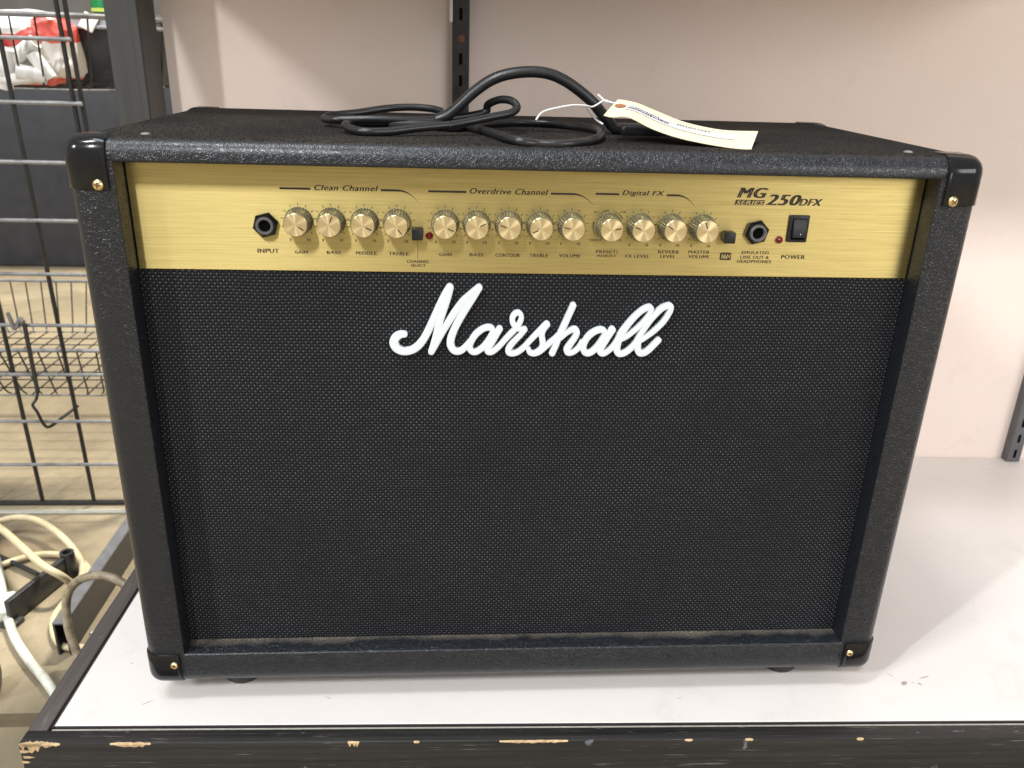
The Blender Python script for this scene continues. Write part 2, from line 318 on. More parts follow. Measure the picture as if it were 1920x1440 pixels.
# ------------------------------------------------------------------ measured shapes (mm)
LOGO = [[(-101.68,350.04,2.33),(-105.18,349.67,2.79),(-108.48,347.42,3.26),(-110.21,343.44,3.55),(-108.45,338.72,3.37),(-104.06,336.0,3.0),(-99.37,335.93,2.91),(-94.65,337.57,2.91),(-90.37,341.1,2.91),(-87.04,345.61,2.9),(-83.71,351.57,2.9),(-80.39,358.98,2.88),(-77.1,366.32,2.97),(-73.37,374.58,3.05),(-69.66,382.29,3.04),(-65.99,388.52,3.12)],[(-65.99,388.52,3.12),(-68.28,379.44,3.04),(-71.06,370.74,3.06),(-73.17,363.44,2.88),(-75.05,356.57,2.8),(-76.95,349.16,2.58),(-78.87,341.68,2.54),(-80.65,335.56,2.55)],[(-80.65,335.56,2.55),(-76.28,343.7,2.63),(-72.26,351.67,2.71),(-67.35,360.07,2.8),(-61.79,368.9,2.88),(-55.81,377.17,2.87),(-49.85,382.99,2.77),(-43.23,388.79,2.77)],[(-43.23,388.79,2.77),(-47.75,381.1,2.96),(-52.53,373.35,3.06),(-56.66,366.04,3.07),(-60.35,359.16,3.08),(-63.14,352.73,3.09),(-65.0,346.77,3.2),(-65.23,341.78,3.2),(-63.33,337.54,2.93),(-60.25,335.9,2.75),(-56.47,336.83,2.56),(-52.71,340.37,2.36),(-49.91,343.9,2.36)],[(-31.51,353.37,2.21),(-32.88,355.68,2.43),(-35.98,356.26,2.42),(-40.36,354.6,2.47),(-45.15,350.47,2.56),(-48.41,345.31,2.57),(-49.99,340.61,2.66),(-48.98,336.85,2.58),(-45.85,335.55,2.58),(-42.31,337.13,2.49),(-38.8,340.22,2.49),(-35.33,344.95,2.48),(-32.76,349.64,2.57),(-31.51,353.37,2.47)],[(-26.34,355.14,2.65),(-29.22,349.67,2.57),(-32.21,344.03,2.58),(-34.78,339.31,2.49),(-35.4,336.47,2.76),(-32.93,335.78,2.68),(-29.41,337.93,2.5),(-25.49,341.73,2.32),(-21.6,346.46,2.22),(-17.72,350.7,2.22),(-14.71,353.98,2.22),(-12.17,357.72,2.21),(-10.08,361.43,2.21),(-9.32,365.12,2.2),(-10.29,367.86,2.11),(-12.51,368.67,2.2),(-14.89,367.36,2.2),(-16.34,364.14,2.29),(-16.02,360.92,2.3),(-14.38,357.7,2.3),(-11.66,355.64,2.22),(-6.77,355.17,2.48)],[(-6.32,354.98,2.4),(-9.71,350.3,2.31),(-13.58,346.05,2.4),(-17.02,341.8,2.59),(-18.79,338.01,2.68),(-18.18,335.4,2.69),(-15.02,334.71,2.55),(-11.03,335.93,2.33),(-6.67,339.51,2.24),(-2.38,344.73,2.14),(1.9,349.46,2.14),(6.16,354.16,2.23),(9.14,357.44,2.4),(11.28,359.22,2.75)],[(11.28,359.22,2.75),(8.79,355.12,2.4),(7.55,350.91,2.5),(8.28,346.22,2.59),(8.91,341.99,2.6),(7.73,338.19,2.61),(4.69,335.56,2.52),(1.14,334.58,2.34),(-1.6,335.75,2.24),(-2.83,338.59,2.06)],[(1.59,334.59,2.25),(6.02,336.04,2.34),(10.35,339.87,2.33),(14.22,343.68,2.24),(18.96,347.72,2.15),(22.35,351.5,2.15)],[(31.65,375.24,2.56),(28.25,366.41,2.58),(24.74,357.12,2.59),(21.57,349.15,2.6),(19.24,342.06,2.7),(16.65,335.02,2.7)],[(23.08,347.8,1.79),(27.32,352.29,2.15),(31.2,354.89,2.46),(34.32,355.15,2.77),(35.6,352.36,2.69),(33.86,347.65,2.61),(30.98,342.91,2.61),(28.73,338.62,2.89),(29.56,335.87,2.8),(32.73,335.8,2.44),(36.22,337.96,2.26),(38.75,341.07,2.26),(40.35,344.4,2.25)],[(58.76,352.08,2.25),(57.23,354.65,2.52),(54.05,355.09,2.52),(49.26,352.94,2.52),(45.02,348.91,2.52),(42.6,344.41,2.52),(41.74,340.14,2.62),(42.88,336.34,2.63),(45.67,335.17,2.72),(48.99,336.38,2.54),(52.39,339.74,2.54),(55.27,344.04,2.53),(57.65,348.78,2.62),(58.76,352.08,2.43)],[(64.47,355.32,2.79),(62.02,350.7,2.62),(59.24,345.49,2.62),(56.86,340.73,2.63),(55.5,337.38,2.81),(57.47,335.25,2.82),(60.37,335.98,2.45),(63.81,338.63,2.27),(66.72,342.22,2.27),(69.12,346.51,2.26)],[(69.12,346.51,2.26),(70.98,350.49,2.62),(74.18,355.68,2.61),(78.18,361.79,2.52),(82.24,366.93,2.42),(86.79,371.37,2.33),(91.04,373.94,2.42),(93.73,373.97,2.6),(94.21,371.21,2.42),(92.57,367.03,2.25),(89.39,362.36,2.16),(85.29,357.65,2.17),(80.69,353.39,2.17),(76.02,349.59,2.26),(72.56,347.67,2.26)],[(74.18,355.68,2.61),(71.47,350.02,2.8),(69.84,344.81,2.9),(69.23,339.1,3.0),(70.8,335.29,2.83),(74.47,335.07,2.55),(78.39,337.25,2.37),(82.18,341.1,2.28),(84.99,345.4,2.27)],[(84.99,345.4,2.36),(88.01,352.51,2.54),(91.12,358.17,2.53),(94.67,363.8,2.43),(98.69,368.95,2.43),(103.19,373.61,2.42),(107.47,375.73,2.51),(109.85,375.29,2.6),(109.89,371.83,2.43),(107.92,366.72,2.26),(104.82,361.57,2.17),(100.75,356.85,2.17),(96.16,352.58,2.18),(91.93,349.24,2.18),(88.94,347.09,2.27)],[(88.01,352.51,2.54),(86.32,345.88,2.82),(86.13,340.17,2.92),(88.1,335.88,2.83),(91.78,335.67,2.65),(95.65,338.33,2.51),(98.95,342.17,2.51),(102.72,346.72,2.64)]]
HANDLE = [(-68.4,122.0,509.7),(-60.0,122.0,516.3),(-47.6,122.0,527.7),(-33.6,122.0,537.5),(-18.8,122.0,543.0),(-0.5,122.0,545.4),(14.6,122.0,544.3),(27.3,122.0,540.0),(40.4,122.0,532.4),(53.8,122.0,522.4),(61.2,122.0,514.5),(67.6,122.0,508.2),(73.2,122.0,502.6)]
CORD = [(-73.3,172.0,508.4),(-83.7,172.0,510.8),(-102.2,172.0,511.7),(-124.1,168.0,510.2),(-145.1,158.0,507.2),(-161.9,148.0,505.7),(-169.8,138.0,505.2),(-172.3,128.0,503.6),(-166.4,118.0,503.5),(-157.4,112.0,504.3),(-129.9,110.0,505.5),(-102.7,112.0,505.3),(-75.3,118.0,506.0),(-61.7,122.0,507.4),(-47.3,126.0,509.5),(-36.3,128.0,512.5),(-34.8,126.0,518.3),(-25.2,116.0,523.1),(-15.8,106.0,522.7),(-12.1,98.0,518.2),(-18.1,92.0,514.2),(-32.0,86.0,511.6),(-52.2,78.0,507.8),(-67.9,70.0,505.3),(-67.9,70.0,505.5),(-93.6,62.0,503.2),(-112.4,56.0,501.0),(-131.1,52.0,500.7),(-142.2,62.0,501.6),(-148.7,78.0,503.1),(-146.6,117.4,501.0),(-124.1,120.0,501.0),(-96.5,124.0,501.0),(-64.9,101.9,501.0),(-49.8,125.3,501.0),(-29.1,151.6,501.0),(-5.8,169.3,501.0),(21.1,166.6,501.0),(45.1,142.6,501.0),(57.0,116.9,501.0),(54.0,72.1,501.0),(41.1,30.0,501.0),(20.0,12.0,499.5),(-2.0,12.0,499.0),(-20.1,15.7,501.0),(-36.3,74.1,501.0),(-44.5,98.4,501.0),(-53.3,114.6,501.0)]
TAGB = [(50.5,45.0,517.8),(57.1,45.0,516.6),(69.3,44.0,517.0),(88.1,40.0,509.1),(109.2,34.0,503.2),(136.9,27.0,499.0),(159.6,20.0,497.2)]
TAGT = [(70.7,100.0,526.7),(77.0,100.0,526.1),(89.0,100.0,523.7),(107.6,96.0,517.0),(127.3,90.0,510.6),(155.0,83.0,506.2),(183.0,76.0,506.4)]
STRING = [[(1.2,70.0,511.2),(6.7,72.0,517.3),(19.4,80.0,520.2),(32.3,88.0,521.9),(44.1,96.0,521.3),(51.0,103.0,520.3),(60.7,108.0,525.0),(64.0,98.0,524.4),(67.8,82.0,523.9)],[(57.0,118.0,529.1),(59.5,112.0,526.7),(61.5,108.0,524.6),(64.4,100.0,523.9)],[(43.7,96.0,521.3),(48.7,102.0,515.6),(54.7,106.0,509.9),(60.5,104.0,506.6)]]
C1 = [(-857.6,614.3,-200.0),(-815.6,635.5,-190.0),(-784.8,643.6,-188.0),(-742.6,626.1,-188.0),(-690.9,582.9,-192.0),(-654.9,547.0,-204.0),(-637.5,514.8,-212.0),(-638.1,487.0,-212.0),(-638.6,456.2,-176.0),(-664.2,460.4,-160.0),(-716.0,507.6,-158.0),(-785.2,581.1,-170.0),(-897.8,691.6,-200.0)]
C3 = [(-802.2,518.1,-212.0),(-772.8,539.0,-212.0),(-755.4,553.4,-212.0),(-729.2,568.0,-212.0),(-695.9,567.4,-212.0),(-655.1,548.6,-212.0),(-631.8,523.3,-211.0),(-625.4,499.1,-211.0),(-629.0,480.1,-212.0)]
BROWN = [(-469.3,301.7,-95.0),(-484.3,309.3,-88.0),(-498.8,312.1,-80.0),(-520.7,317.2,-80.0),(-545.8,325.5,-92.0),(-564.4,331.9,-112.0),(-572.2,330.1,-135.0),(-569.1,319.0,-165.0),(-562.1,312.2,-190.0),(-551.5,298.5,-205.0),(-521.6,259.9,-211.0)]
WHITE = [(-834.7,631.5,-211.0),(-775.1,537.6,-211.0),(-719.0,441.4,-211.0),(-695.7,403.9,-211.0),(-662.6,356.9,-211.0),(-618.9,307.5,-211.0),(-588.2,276.4,-211.0),(-561.5,246.9,-211.0),(-527.3,209.6,-211.0)]
C5 = [(-634.0,447.2,-212.0),(-634.2,415.9,-212.0),(-627.9,389.3,-212.0),(-610.5,359.0,-212.0),(-591.7,343.0,-212.0),(-565.8,340.1,-212.0),(-546.7,341.8,-212.0)]
BLACK = [(-829.9,588.2,-212.0),(-784.4,562.9,-212.0),(-718.3,522.1,-212.0),(-702.5,511.9,-212.0)]
FOOT = [(-690.2,407.5,-200.0),(-658.9,519.2,-200.0)]
TEXT = [('INPUT', -211.4, -195.2, 413.5, 416.7), ('GAIN', -183.6, -173.8, 413.4, 415.7), ('BASS', -159.5, -149.0, 413.4, 415.8), ('MIDDLE', -137.5, -121.9, 413.2, 415.7), ('TREBLE', -112.8, -97.5, 413.1, 415.6), ('CHANNEL', -99.1, -81.6, 407.3, 409.5), ('SELECT', -96.0, -84.6, 404.3, 406.4), ('Clean Channel', -166.3, -119.1, 461.2, 465.2), ('Overdrive Channel', -51.2, 8.2, 460.8, 465.0), ('GAIN', -74.3, -64.7, 413.0, 415.4), ('BASS', -50.8, -40.1, 413.1, 415.6), ('CONTOUR', -30.9, -11.8, 413.0, 415.7), ('TREBLE', -4.5, 10.1, 413.2, 415.8), ('VOLUME', 18.5, 35.2, 413.3, 415.9), ('Digital FX', 64.4, 97.0, 461.0, 465.6), ('DLY', 43.7, 47.8, 448.0, 449.6), ('CHR', 63.8, 68.5, 448.4, 450.0), ('CHR/DLY', 41.2, 50.9, 426.2, 428.1), ('FLG', 62.3, 66.8, 426.5, 428.4), ('PRESET/', 47.3, 64.6, 417.0, 419.4), ('ADJUST', 48.1, 63.5, 413.6, 415.9), ('FX LEVEL', 70.7, 89.7, 413.7, 416.3), ('REVERB', 96.2, 112.6, 417.5, 420.0), ('LEVEL', 98.3, 110.5, 414.0, 416.3), ('MASTER', 120.3, 137.3, 417.7, 420.3), ('VOLUME', 120.6, 137.4, 414.2, 416.7), ('EMULATED', 163.0, 184.8, 418.1, 420.5), ('LINE OUT &', 162.3, 185.4, 414.4, 416.9), ('HEADPHONES', 160.2, 187.6, 410.9, 413.4), ('POWER', 195.1, 214.6, 414.6, 417.8), ('MG', 153.3, 177.3, 461.7, 469.5), ('SERIES', 153.3, 175.0, 456.6, 459.6), ('250', 176.5, 204.3, 456.5, 464.7), ('DFX', 202.7, 221.5, 456.6, 461.8), ('SBOX', 152.2, 175.7, 456.3, 460.1), ('ICON', 145.7, 154.8, 413.0, 418.9)]


RZ = -0.02406                       # the store fixture stands turned a little against the amplifier
FZ = -220.0                         # hall floor

# ================================================================== the setting
def floor():
    bm = bmesh.new()
    for y0, y1, z in ((228, 9000, FZ), (-4000, 205, FZ)):
        vs = [bm.verts.new(p) for p in ((-9000, y0, z), (6000, y0, z), (6000, y1, z), (-9000, y1, z))]; bm.faces.new(vs)
        e = y0 if y0 > 0 else y1
        a = [bm.verts.new(p) for p in ((-9000, e, z), (6000, e, z), (6000, e, z - 40), (-9000, e, z - 40))]; bm.faces.new(a)
    vs = [bm.verts.new(p) for p in ((-9000, 200, FZ - 22), (6000, 200, FZ - 22), (6000, 233, FZ - 22), (-9000, 233, FZ - 22))]; bm.faces.new(vs)
    tag(link('floor', bm, M['floor']), kind='structure')
floor()
fixture = lambda name: empty(name, (0, 0, 0), RZ)
# back wall board
t = fixture('back_wall'); tag(t, 'pinkish beige wall board behind the amplifier', 'wall')
link('wall_board', nbox(-431, 1400, 504.4, 522, FZ, 1900), M['wall'], t)  # carried up above the view to block the floor fill behind
# display deck
t = fixture('display_deck'); tag(t, 'white laminate display shelf with worn black wooden edging', 'shelf')
link('laminate_top', nbox(-410.5, 1400, -34.4, 503.2, -19, 0, bev=0.5, seg=1), M['laminate'], t)
link('laminate_edge', nbox(-410, 1400, -36.0, -34.6, -20, -0.6), M['lamedge'], t)
link('laminate_edge', nbox(-412.4, -410.7, -36.0, 503, -20, -0.5), M['lamedge'], t)
link('edge_bead', nbox(-411, 1400, -40.1, -37.6, -20, -1.2), M['bead'], t)
ft = link('front_edging', nbox(-431, 1400, -56.2, -40.4, -95, 0.6, bev=1.4, seg=2), M['woodx'], t, 40)
st = link('side_edging', nbox(-431, -413.6, -40.3, 503, -95, 0.6, bev=1.2, seg=2), M['woody'], t, 40)
link('base_box', nbox(-400, 1390, -10, 500, FZ, -21), M['navy'], t)
def chip(pts, z_or_y, kind, nm='bare_chip'):
    bm = bmesh.new()
    if kind == 'edge':              # a broken-out sliver that wraps from the top face to the front face
        n = len(pts); rows = []
        for x, a, b in pts:         # a = reach on the top, b = reach down the front
            rows.append([bm.verts.new((x, -56.2 + a, 0.75)), bm.verts.new((x, -56.2 + 0.5, 0.72)), bm.verts.new((x, -56.45, -0.4)), bm.verts.new((x, -56.45, -b))])
        for A, B in zip(rows, rows[1:]):
            for j in range(3): bm.faces.new((A[j], A[j + 1], B[j + 1], B[j]))
    link(nm, bm, M['bare'], t)
random.seed(3)
def sliver(x0, x1, a, b, n=7):
    P = []; n *= 2
    for k in range(n + 1):
        u = k / n; w_ = min(1, math.sin(math.pi * u) * 1.6) if 0 < u < 1 else 0.0
        P.append((x0 + (x1 - x0) * u + random.uniform(-.3, .3), 0.55 + w_ * a * random.uniform(.25, 1.15), 0.5 + w_ * b * random.uniform(.15, 1.25)))
    chip(P, 0, 'edge')
sliver(-354, -320, 1.2, 2.4)
sliver(-430.0, -396, 3.0, 2.2, 9); sliver(-429.8, -412, 2.4, 9.0)
sliver(-20, 40, 0.5, 1.2, 12); sliver(-152, -142, 0.5, 4.0, 5); sliver(-95, -90, .4, .9, 4); sliver(144, 151, .4, .8, 4); sliver(198, 205, .9, .8, 4)
sliver(299, 305, .8, 1.1, 5)
for (cx, cz, L, H) in ((-428, -7, 7, 4), (-426.5, -13.5, 8, 3), (-428.5, -19, 5, 3)):
    bm = bmesh.new(); vs = [bm.verts.new((cx - 2.2, -56.5, cz + H / 2)), bm.verts.new((cx + L * .5, -56.5, cz + H * .3)), bm.verts.new((cx + L, -56.5, cz - H * .1)), bm.verts.new((cx + L * .3, -56.5, cz - H * .5)), bm.verts.new((cx - 2.2, -56.5, cz - H * .5))]
    bm.faces.new(vs); link('bare_chip', bm, M['bare'], t)
M['scuff'] = mat('dark_scuff', (0.36, 0.31, 0.28), 0.7)
for (x, y, a, b, r) in ((376, 13.5, 5.0, 2.6, 0.7), (391, 13, 2.6, 1.2, 2.2), (400, 22, 6, 0.7, 0.3), (367, 26, 4, .5, 2.4), (385, 15, 1.2, .7, .4), (-340, -7, 7, .5, .6), (-374, 45, 1.0, 1.0, 0), (-178, -2, 4, .4, 2.7), (150, -5, 3, .35, 2.6)):
    bm = bmesh.new(); vs = []
    for k in range(9):
        q = 2 * math.pi * k / 9; k2 = random.uniform(.6, 1.15); px, py = a * k2 * math.cos(q), b * k2 * math.sin(q)
        vs.append(bm.verts.new((x + px * math.cos(r) - py * math.sin(r), y + px * math.sin(r) + py * math.cos(r), 0.12)))
    bm.faces.new(vs); link('scuff_mark', bm, M['scuff'], t)
# slotted uprights on the wall
def upright(x, mkey, label, z0, screw_z=None):
    t = fixture('shelf_upright'); tag(t, label, 'shelf upright', 'slotted uprights on the back wall')
    bm = bmesh.new(); w2 = 10.5
    prof = [(-w2, 0), (-w2, -13), (-w2 + 1.2, -14), (w2 - 1.2, -14), (w2, -13), (w2, 0)]
    A = [bm.verts.new((x + a, 504.2 + b, z0)) for a, b in prof]; B = [bm.verts.new((x + a, 504.2 + b, 1000)) for a, b in prof]
    for i in range(5): bm.faces.new((A[i], A[i + 1], B[i + 1], B[i]))
    bm.faces.new(A); link('channel', bm, M[mkey], t)
    sl = None; z = z0 + 13
    while z < 640:
        if not (screw_z and abs(z - screw_z) < 14):
            if sl is None: sl = link('slot', nbox(-1.9, 1.9, -0.2, 3, -6.5, 6.5), M['dark'], t); o = sl
            else: o = sl.copy(); COL.objects.link(o); o.parent = t
            put(o, x, 489.9, z)
        z += 25.4
    if screw_z:
        o = link('screw', nlathe([(0, 1.6), (2.2, 1.5), (4.4, 0.6), (5.0, 0), (5.0, -.5)], 16), [m_mottle('rusty_screw', (0.12, 0.05, 0.03), (0.2, 0.09, 0.05), 0.6, 300)], t, 50); put(o, x, 490.0, screw_z, FRONT)
upright(-68, 'steel', 'black slotted upright behind the carrying handle', 3, 572)
upright(777, 'steelgrey', 'black slotted upright with light put into its grey, at the right edge, ending at the white deck', 1)  # black like the middle one; its brighter light is put into the grey
# small white wire peg hanging from the middle upright
tag(link('peg_hook', tube([(-68, 486, 640), (-68, 480, 622), (-68, 476, 612), (-68, 474, 594), (-68, 474.5, 592)], 1.9, 8, 4), M['string']), 'thin white wire peg on the black upright, at the top edge', 'hook')
# left post
t = tag(link('corner_post', nbox(-468, -430, 446, 503.5, FZ, 1900, bev=1.5, seg=1), M['woodz'], None, 40), 'dark grey painted wooden post at the left end of the wall', 'post')
t.rotation_euler.z = RZ * 0.5
# shelf above the view: shades the upper wall
t = fixture('upper_shelf'); tag(t, 'white upper shelf on the wall above the amplifier', 'shelf')
link('shelf_board', nbox(-446, 640, 176, 504, 672, 692), M['laminate'], t)

# ---------------- things on the left
# gridwall panel: each wire is a part
t = empty('gridwall_panel', (0, 740, FZ)); tag(t, 'black wire gridwall panel standing left of the post', 'wire panel')
gz = [643, 557, 468, 381, 292, 206, 120, 33, -53, -136]
TILT = -0.0195                      # the panel leans a little
edge = lambda z: -620 - (z - FZ) * 0.0195
vw = None
for x in (-620, -609, -708, -797, -886, -975, -1064, -1153):
    if vw is None: o = vw = link('vertical_wire', tube([(0, 0, 4), (0, 0, 880)], 3.6, 8, 1), M['wire'], t)
    else: o = vw.copy(); COL.objects.link(o); o.parent = t
    put(o, x, 3 if x == -609 else 0, 0, (0, TILT, 0))
hw = None
for z in gz:
    if hw is None: o = hw = link('horizontal_wire', tube([(-700, -5.8, 0), (0, -5.8, 0)], 3.1, 8, 1), M['wireg'], t)  # black wire as well; the paler grey holds the light from above
    else: o = hw.copy(); COL.objects.link(o); o.parent = t
    put(o, edge(z) + 14, 0, z - FZ)
link('bottom_rail', tube([(-1300, 0, 5), (-604, 0, 5)], 4.6, 8, 1), M['wire'], t)
# wire baskets
def basket(name, label, x0, x1, y0, y1, zr, zb, rc, inset, pitch, nl, rimr=3.4):
    t = empty(name, ((x0 + x1) / 2, y0, zb)); tag(t, label, 'basket', 'wire baskets on the gridwall')
    off = Vector(((x0 + x1) / 2, y0, zb))
    rim = [Vector((x, y, zr)) - off for x, y in rrect(x0, x1, y0, y1, rc, 8)]
    bot = [Vector((x, y, zb)) - off for x, y in rrect(x0 + inset, x1 - inset, y0 + inset * 1.6, y1 - inset, max(rc - inset, 8), 8)]
    bm = bmesh.new(); sweep(bm, rim, circ(rimr, 8), True); link('rim', bm, M['wireg'], t)
    bm = bmesh.new(); sweep(bm, bot, circ(1.5, 6), True); link('bottom_rim', bm, M['wireg'], t)
    # resample both loops so that side wires pair up
    def rs(loop):
        L = [0.0]
        for i in range(len(loop)): L.append(L[-1] + (loop[(i + 1) % len(loop)] - loop[i]).length)
        return L
    LR, LB = rs(rim), rs(bot); n = int(LR[-1] / pitch)
    def at(loop, L, u):
        d = u * L[-1]
        for i in range(len(loop)):
            if L[i + 1] >= d: return loop[i].lerp(loop[(i + 1) % len(loop)], (d - L[i]) / max(L[i + 1] - L[i], 1e-6))
    for k in range(n):
        a, b = at(rim, LR, k / n), at(bot, LB, k / n)
        link('side_wire', tube([a, a.lerp(b, .5), b.lerp(a, .12), b + (Vector((0, (y1 - y0) / 2, 0)) - b) * 0.05], 1.5, 6, 3), M['wire'], t)
    xs = x0 + inset + 10
    while xs < x1 - inset - 8:
        cut = 0 if (xs < x1 - rc and xs > x0 + rc) else rc * 0.35
        link('bottom_wire', tube([(xs - off.x, inset * 1.6 + cut, 1), (xs - off.x, y1 - y0 - inset - cut, 1)], 1.3, 6, 1), M['wire'], t); xs += pitch
    for k in range(1, nl):
        y = inset * 1.6 + (y1 - y0 - 2.6 * inset) * k / nl
        link('bottom_wire', tube([(x0 + inset - off.x, y, -1.5), (x1 - inset - off.x, y, -1.5)], 1.3, 6, 1), M['wire'], t)
    return t
basket('wire_basket', 'empty lower wire basket hanging over the concrete floor', -1150, -560, 760, 1205, 67, -38, 30, 34, 32.0, 9)
basket('wire_basket', 'upper wire basket holding a red and white bag and black bin', -1100, -556, 775, 1060, 590, 484, 110, 14, 36.0, 8, 4.2)
# wire hook over the gridwall
t = empty('wire_hook', (-762, 735, 122)); tag(t, 'black wire hook looped over a gridwall wire above the lower basket', 'hook')
link('strap', nbox(-3.6, 3.6, -9, -6, -118, 4, bev=1, seg=1), M['wire'], t)
link('wire_loop', tube([(-22, -9, 22), (-19, -9, 8), (-16, -8, -6), (-8, -2, 9), (0, -9, 6)], 3.4, 8, 4), M['wireg'], t)
link('wire_loop', tube([(2, -8, -112), (-2, -12, -128), (-8, -16, -138), (-3, -16, -150), (2, -14, -172), (6, -4, -184), (20, 20, -176), (34, 50, -168)], 2.6, 8, 4), M['wire'], t)

# goods in the upper basket
def lumpy(name, c, sx, sy, sz, m, seed, amp=7, parent=None, mats=None, pick=None):
    bm = bmesh.new(); bmesh.ops.create_icosphere(bm, subdivisions=5, radius=1.0)
    for v in bm.verts:
        p = v.co.copy(); q = Vector([math.copysign(abs(k) ** 0.55, k) for k in p])
        d = 1 + 0.0
        n3 = noise.noise_vector(p * 2.6 + Vector((seed, 0, 0))) * amp + noise.noise_vector(p * 7 + Vector((seed, 3, 0))) * amp * .35
        v.co = Vector((q.x * sx, q.y * sy, q.z * sz)) * 0.9 + n3
    o = link(name, bm, m, parent, 70)
    if pick:
        for f in o.data.polygons: f.material_index = pick(f.center / S)
    put(o, *c); return o
b = lumpy('plastic_bag', (-742, 868, 543), 84, 58, 57, [M['bagwhite'], M['bagred']], 4.2, 9, None, None,
          lambda c: 1 if (2 + c.x * 0.22 < c.z < 20 + c.x * 0.3 and c.x < 30) or (c.x > 30 and c.z > 8) or (c.z < -44 and c.x > -10) else 0)
tag(b, 'red and white printed plastic bag in the upper wire basket', 'bag')
random.seed(5)
PIPE = {78: 'longest white plastic pipe piece, lying slanted across the bag front', 60: 'upright thick white pipe piece near the left edge of the upper basket', 40: 'short thick white pipe piece lying flat under the red bag end', 46: 'upright thinner white pipe piece at the left edge of the picture', 42: 'small slanted white pipe piece at the right end of the bag', 66: 'white pipe piece lying lowest on the basket floor'}
for (x, y, z, rx, ry, L, R_) in ((-735, 806, 530, .15, 0.95, 78, 11), (-752, 802, 512, .1, .3, 60, 12), (-715, 800, 505, -.1, 1.75, 40, 12), (-770, 804, 535, .1, .1, 46, 11), (-700, 803, 518, .1, -.5, 42, 10), (-745, 799, 497, .1, 1.45, 66, 9)):
    bm = bmesh.new(); lathe(bm, [(R_ * .72, -L / 2), (R_, -L / 2), (R_, L / 2), (R_ * .72, L / 2), (R_ * .72, -L / 2)], 18)
    o = link('pipe_piece', bm, M['bagwhite'], None, 40); put(o, x, y, z, (rx, ry, 0.1))
    tag(o, PIPE[L], 'pipe', 'white pipe pieces in the upper basket')
t = empty('storage_bin', (-640, 955, 486)); tag(t, 'black plastic bin with clear lid in the upper wire basket', 'bin')
bm = bmesh.new()
A = [bm.verts.new((x, y, 0)) for x, y in rrect(-62, 70, -62, 62, 12, 4)]; B = [bm.verts.new((x, y, 88)) for x, y in rrect(-74, 82, -74, 74, 14, 4)]
n = len(A)
for i in range(n): bm.faces.new((A[i], A[(i + 1) % n], B[(i + 1) % n], B[i]))
bm.faces.new(A[::-1]); bm.faces.new(B); link('body', bm, M['bin'], t, 40)
bm = bmesh.new(); sweep(bm, [Vector((x, y, 90)) for x, y in rrect(-77, 85, -77, 77, 14, 4)], circ(3.2, 8), True); link('lid_rim', bm, M['lid'], t, 60)
bm = bmesh.new(); sweep(bm, [Vector((x, y, 104)) for x, y in rrect(-72, 80, -72, 72, 14, 4)], circ(2.6, 8), True); link('lid_rim', bm, M['lid'], t, 60)
bm = bmesh.new(); A = [bm.verts.new((x, y, 90)) for x, y in rrect(-76, 84, -76, 76, 14, 4)]; B = [bm.verts.new((x, y, 105)) for x, y in rrect(-71, 79, -71, 71, 14, 4)]
for i in range(n): bm.faces.new((A[i], A[(i + 1) % n], B[(i + 1) % n], B[i]))
bm.faces.new(B); link('clear_lid', bm, M['lid'], t, 40)
bm = bmesh.new(); box(bm, -11, 11, -2, 2, 0, 26, bev=1.5); o = link('paper_tag', bm, M['string'], None, 40); put(o, -652, 868, 572, (-.3, .5, .2)); tag(o, 'small white card tucked behind the basket rim, above the black bin', 'card')
t = empty('green_bottle', (-672, 1030, 600), 0.3); tag(t, 'green plastic bottle with yellow band behind the black bin', 'bottle')
link('body', nlathe([(0, 0), (24, 0), (27, 4), (27, 78), (20, 92), (10, 100), (10, 112), (0, 112)], 20), M['green'], t, 40)
link('label_band', nlathe([(27.3, 2), (27.4, 5), (27.3, 8)], 20), M['lime'], t, 40)
o = link('back_ledge', nbox(-1400, -560, 990, 1060, 586, 598, bev=2), M['grey'], None, 40); tag(o, 'grey ledge behind the upper basket, under the green bottle', 'ledge')
# dark cabinet far behind the gridwall
t = empty('dark_cabinet', (-1300, 2450, FZ)); tag(t, 'dark navy cabinet standing on the concrete behind the wire panel', 'cabinet')
link('front_board', nbox(-1500, 900, 0, 30, 6, 722, bev=3), M['navy'], t, 40)
link('top_board', nbox(-1500, 900, -8, 600, 724, 748, bev=3), M['grey'], t, 40)
link('side_board', nbox(-1500, -1476, 32, 600, 6, 722), M['navy'], t)
link('side_board', nbox(876, 900, 32, 600, 6, 722), M['navy'], t)
o = link('far_wall', nbox(-9000, 6000, 6000, 6100, FZ, 5000), M['grey']); tag(o, 'plain grey wall far behind the dark cabinet', 'wall')

# floor clutter
o = link('edge_strip', nbox(-1700, -560, 706, 716, FZ + .3, FZ + 5, bev=1, seg=1), M['bead']); tag(o, 'pale strip on the floor in front of the wire panel', 'floor strip')
t = empty('steel_channel', (-580, 334, FZ)); tag(t, 'dark steel channel lying on the floor beside the display shelf', 'channel')
link('channel_web', nbox(-18, 0, 0, 420, 50, 54, bev=.8, seg=1), M['steelgrey'], t)  # same dark steel as the sides; light on top put into the colour
link('channel_side', nbox(-3, 0, 1, 420, 1, 50), M['steel'], t)
link('channel_side', nbox(-18, -15, 1, 420, 1, 50), M['steel'], t)
o = link('plastic_end_piece', tube([(-557, 352, FZ + 14), (-543, 372, FZ + 17), (-532, 388, FZ + 18)], 9, 10, 4), m_mottle('pale_blue_plastic', (.55, .62, .66), (.66, .72, .75), .4, 40), None, 60); tag(o, 'pale plastic tube end on the floor behind the dark steel channel', 'tube')
t = empty('panel_foot', (-674, 462, FZ)); tag(t, 'black flat steel foot with a tube socket lying among beige cables', 'bracket')
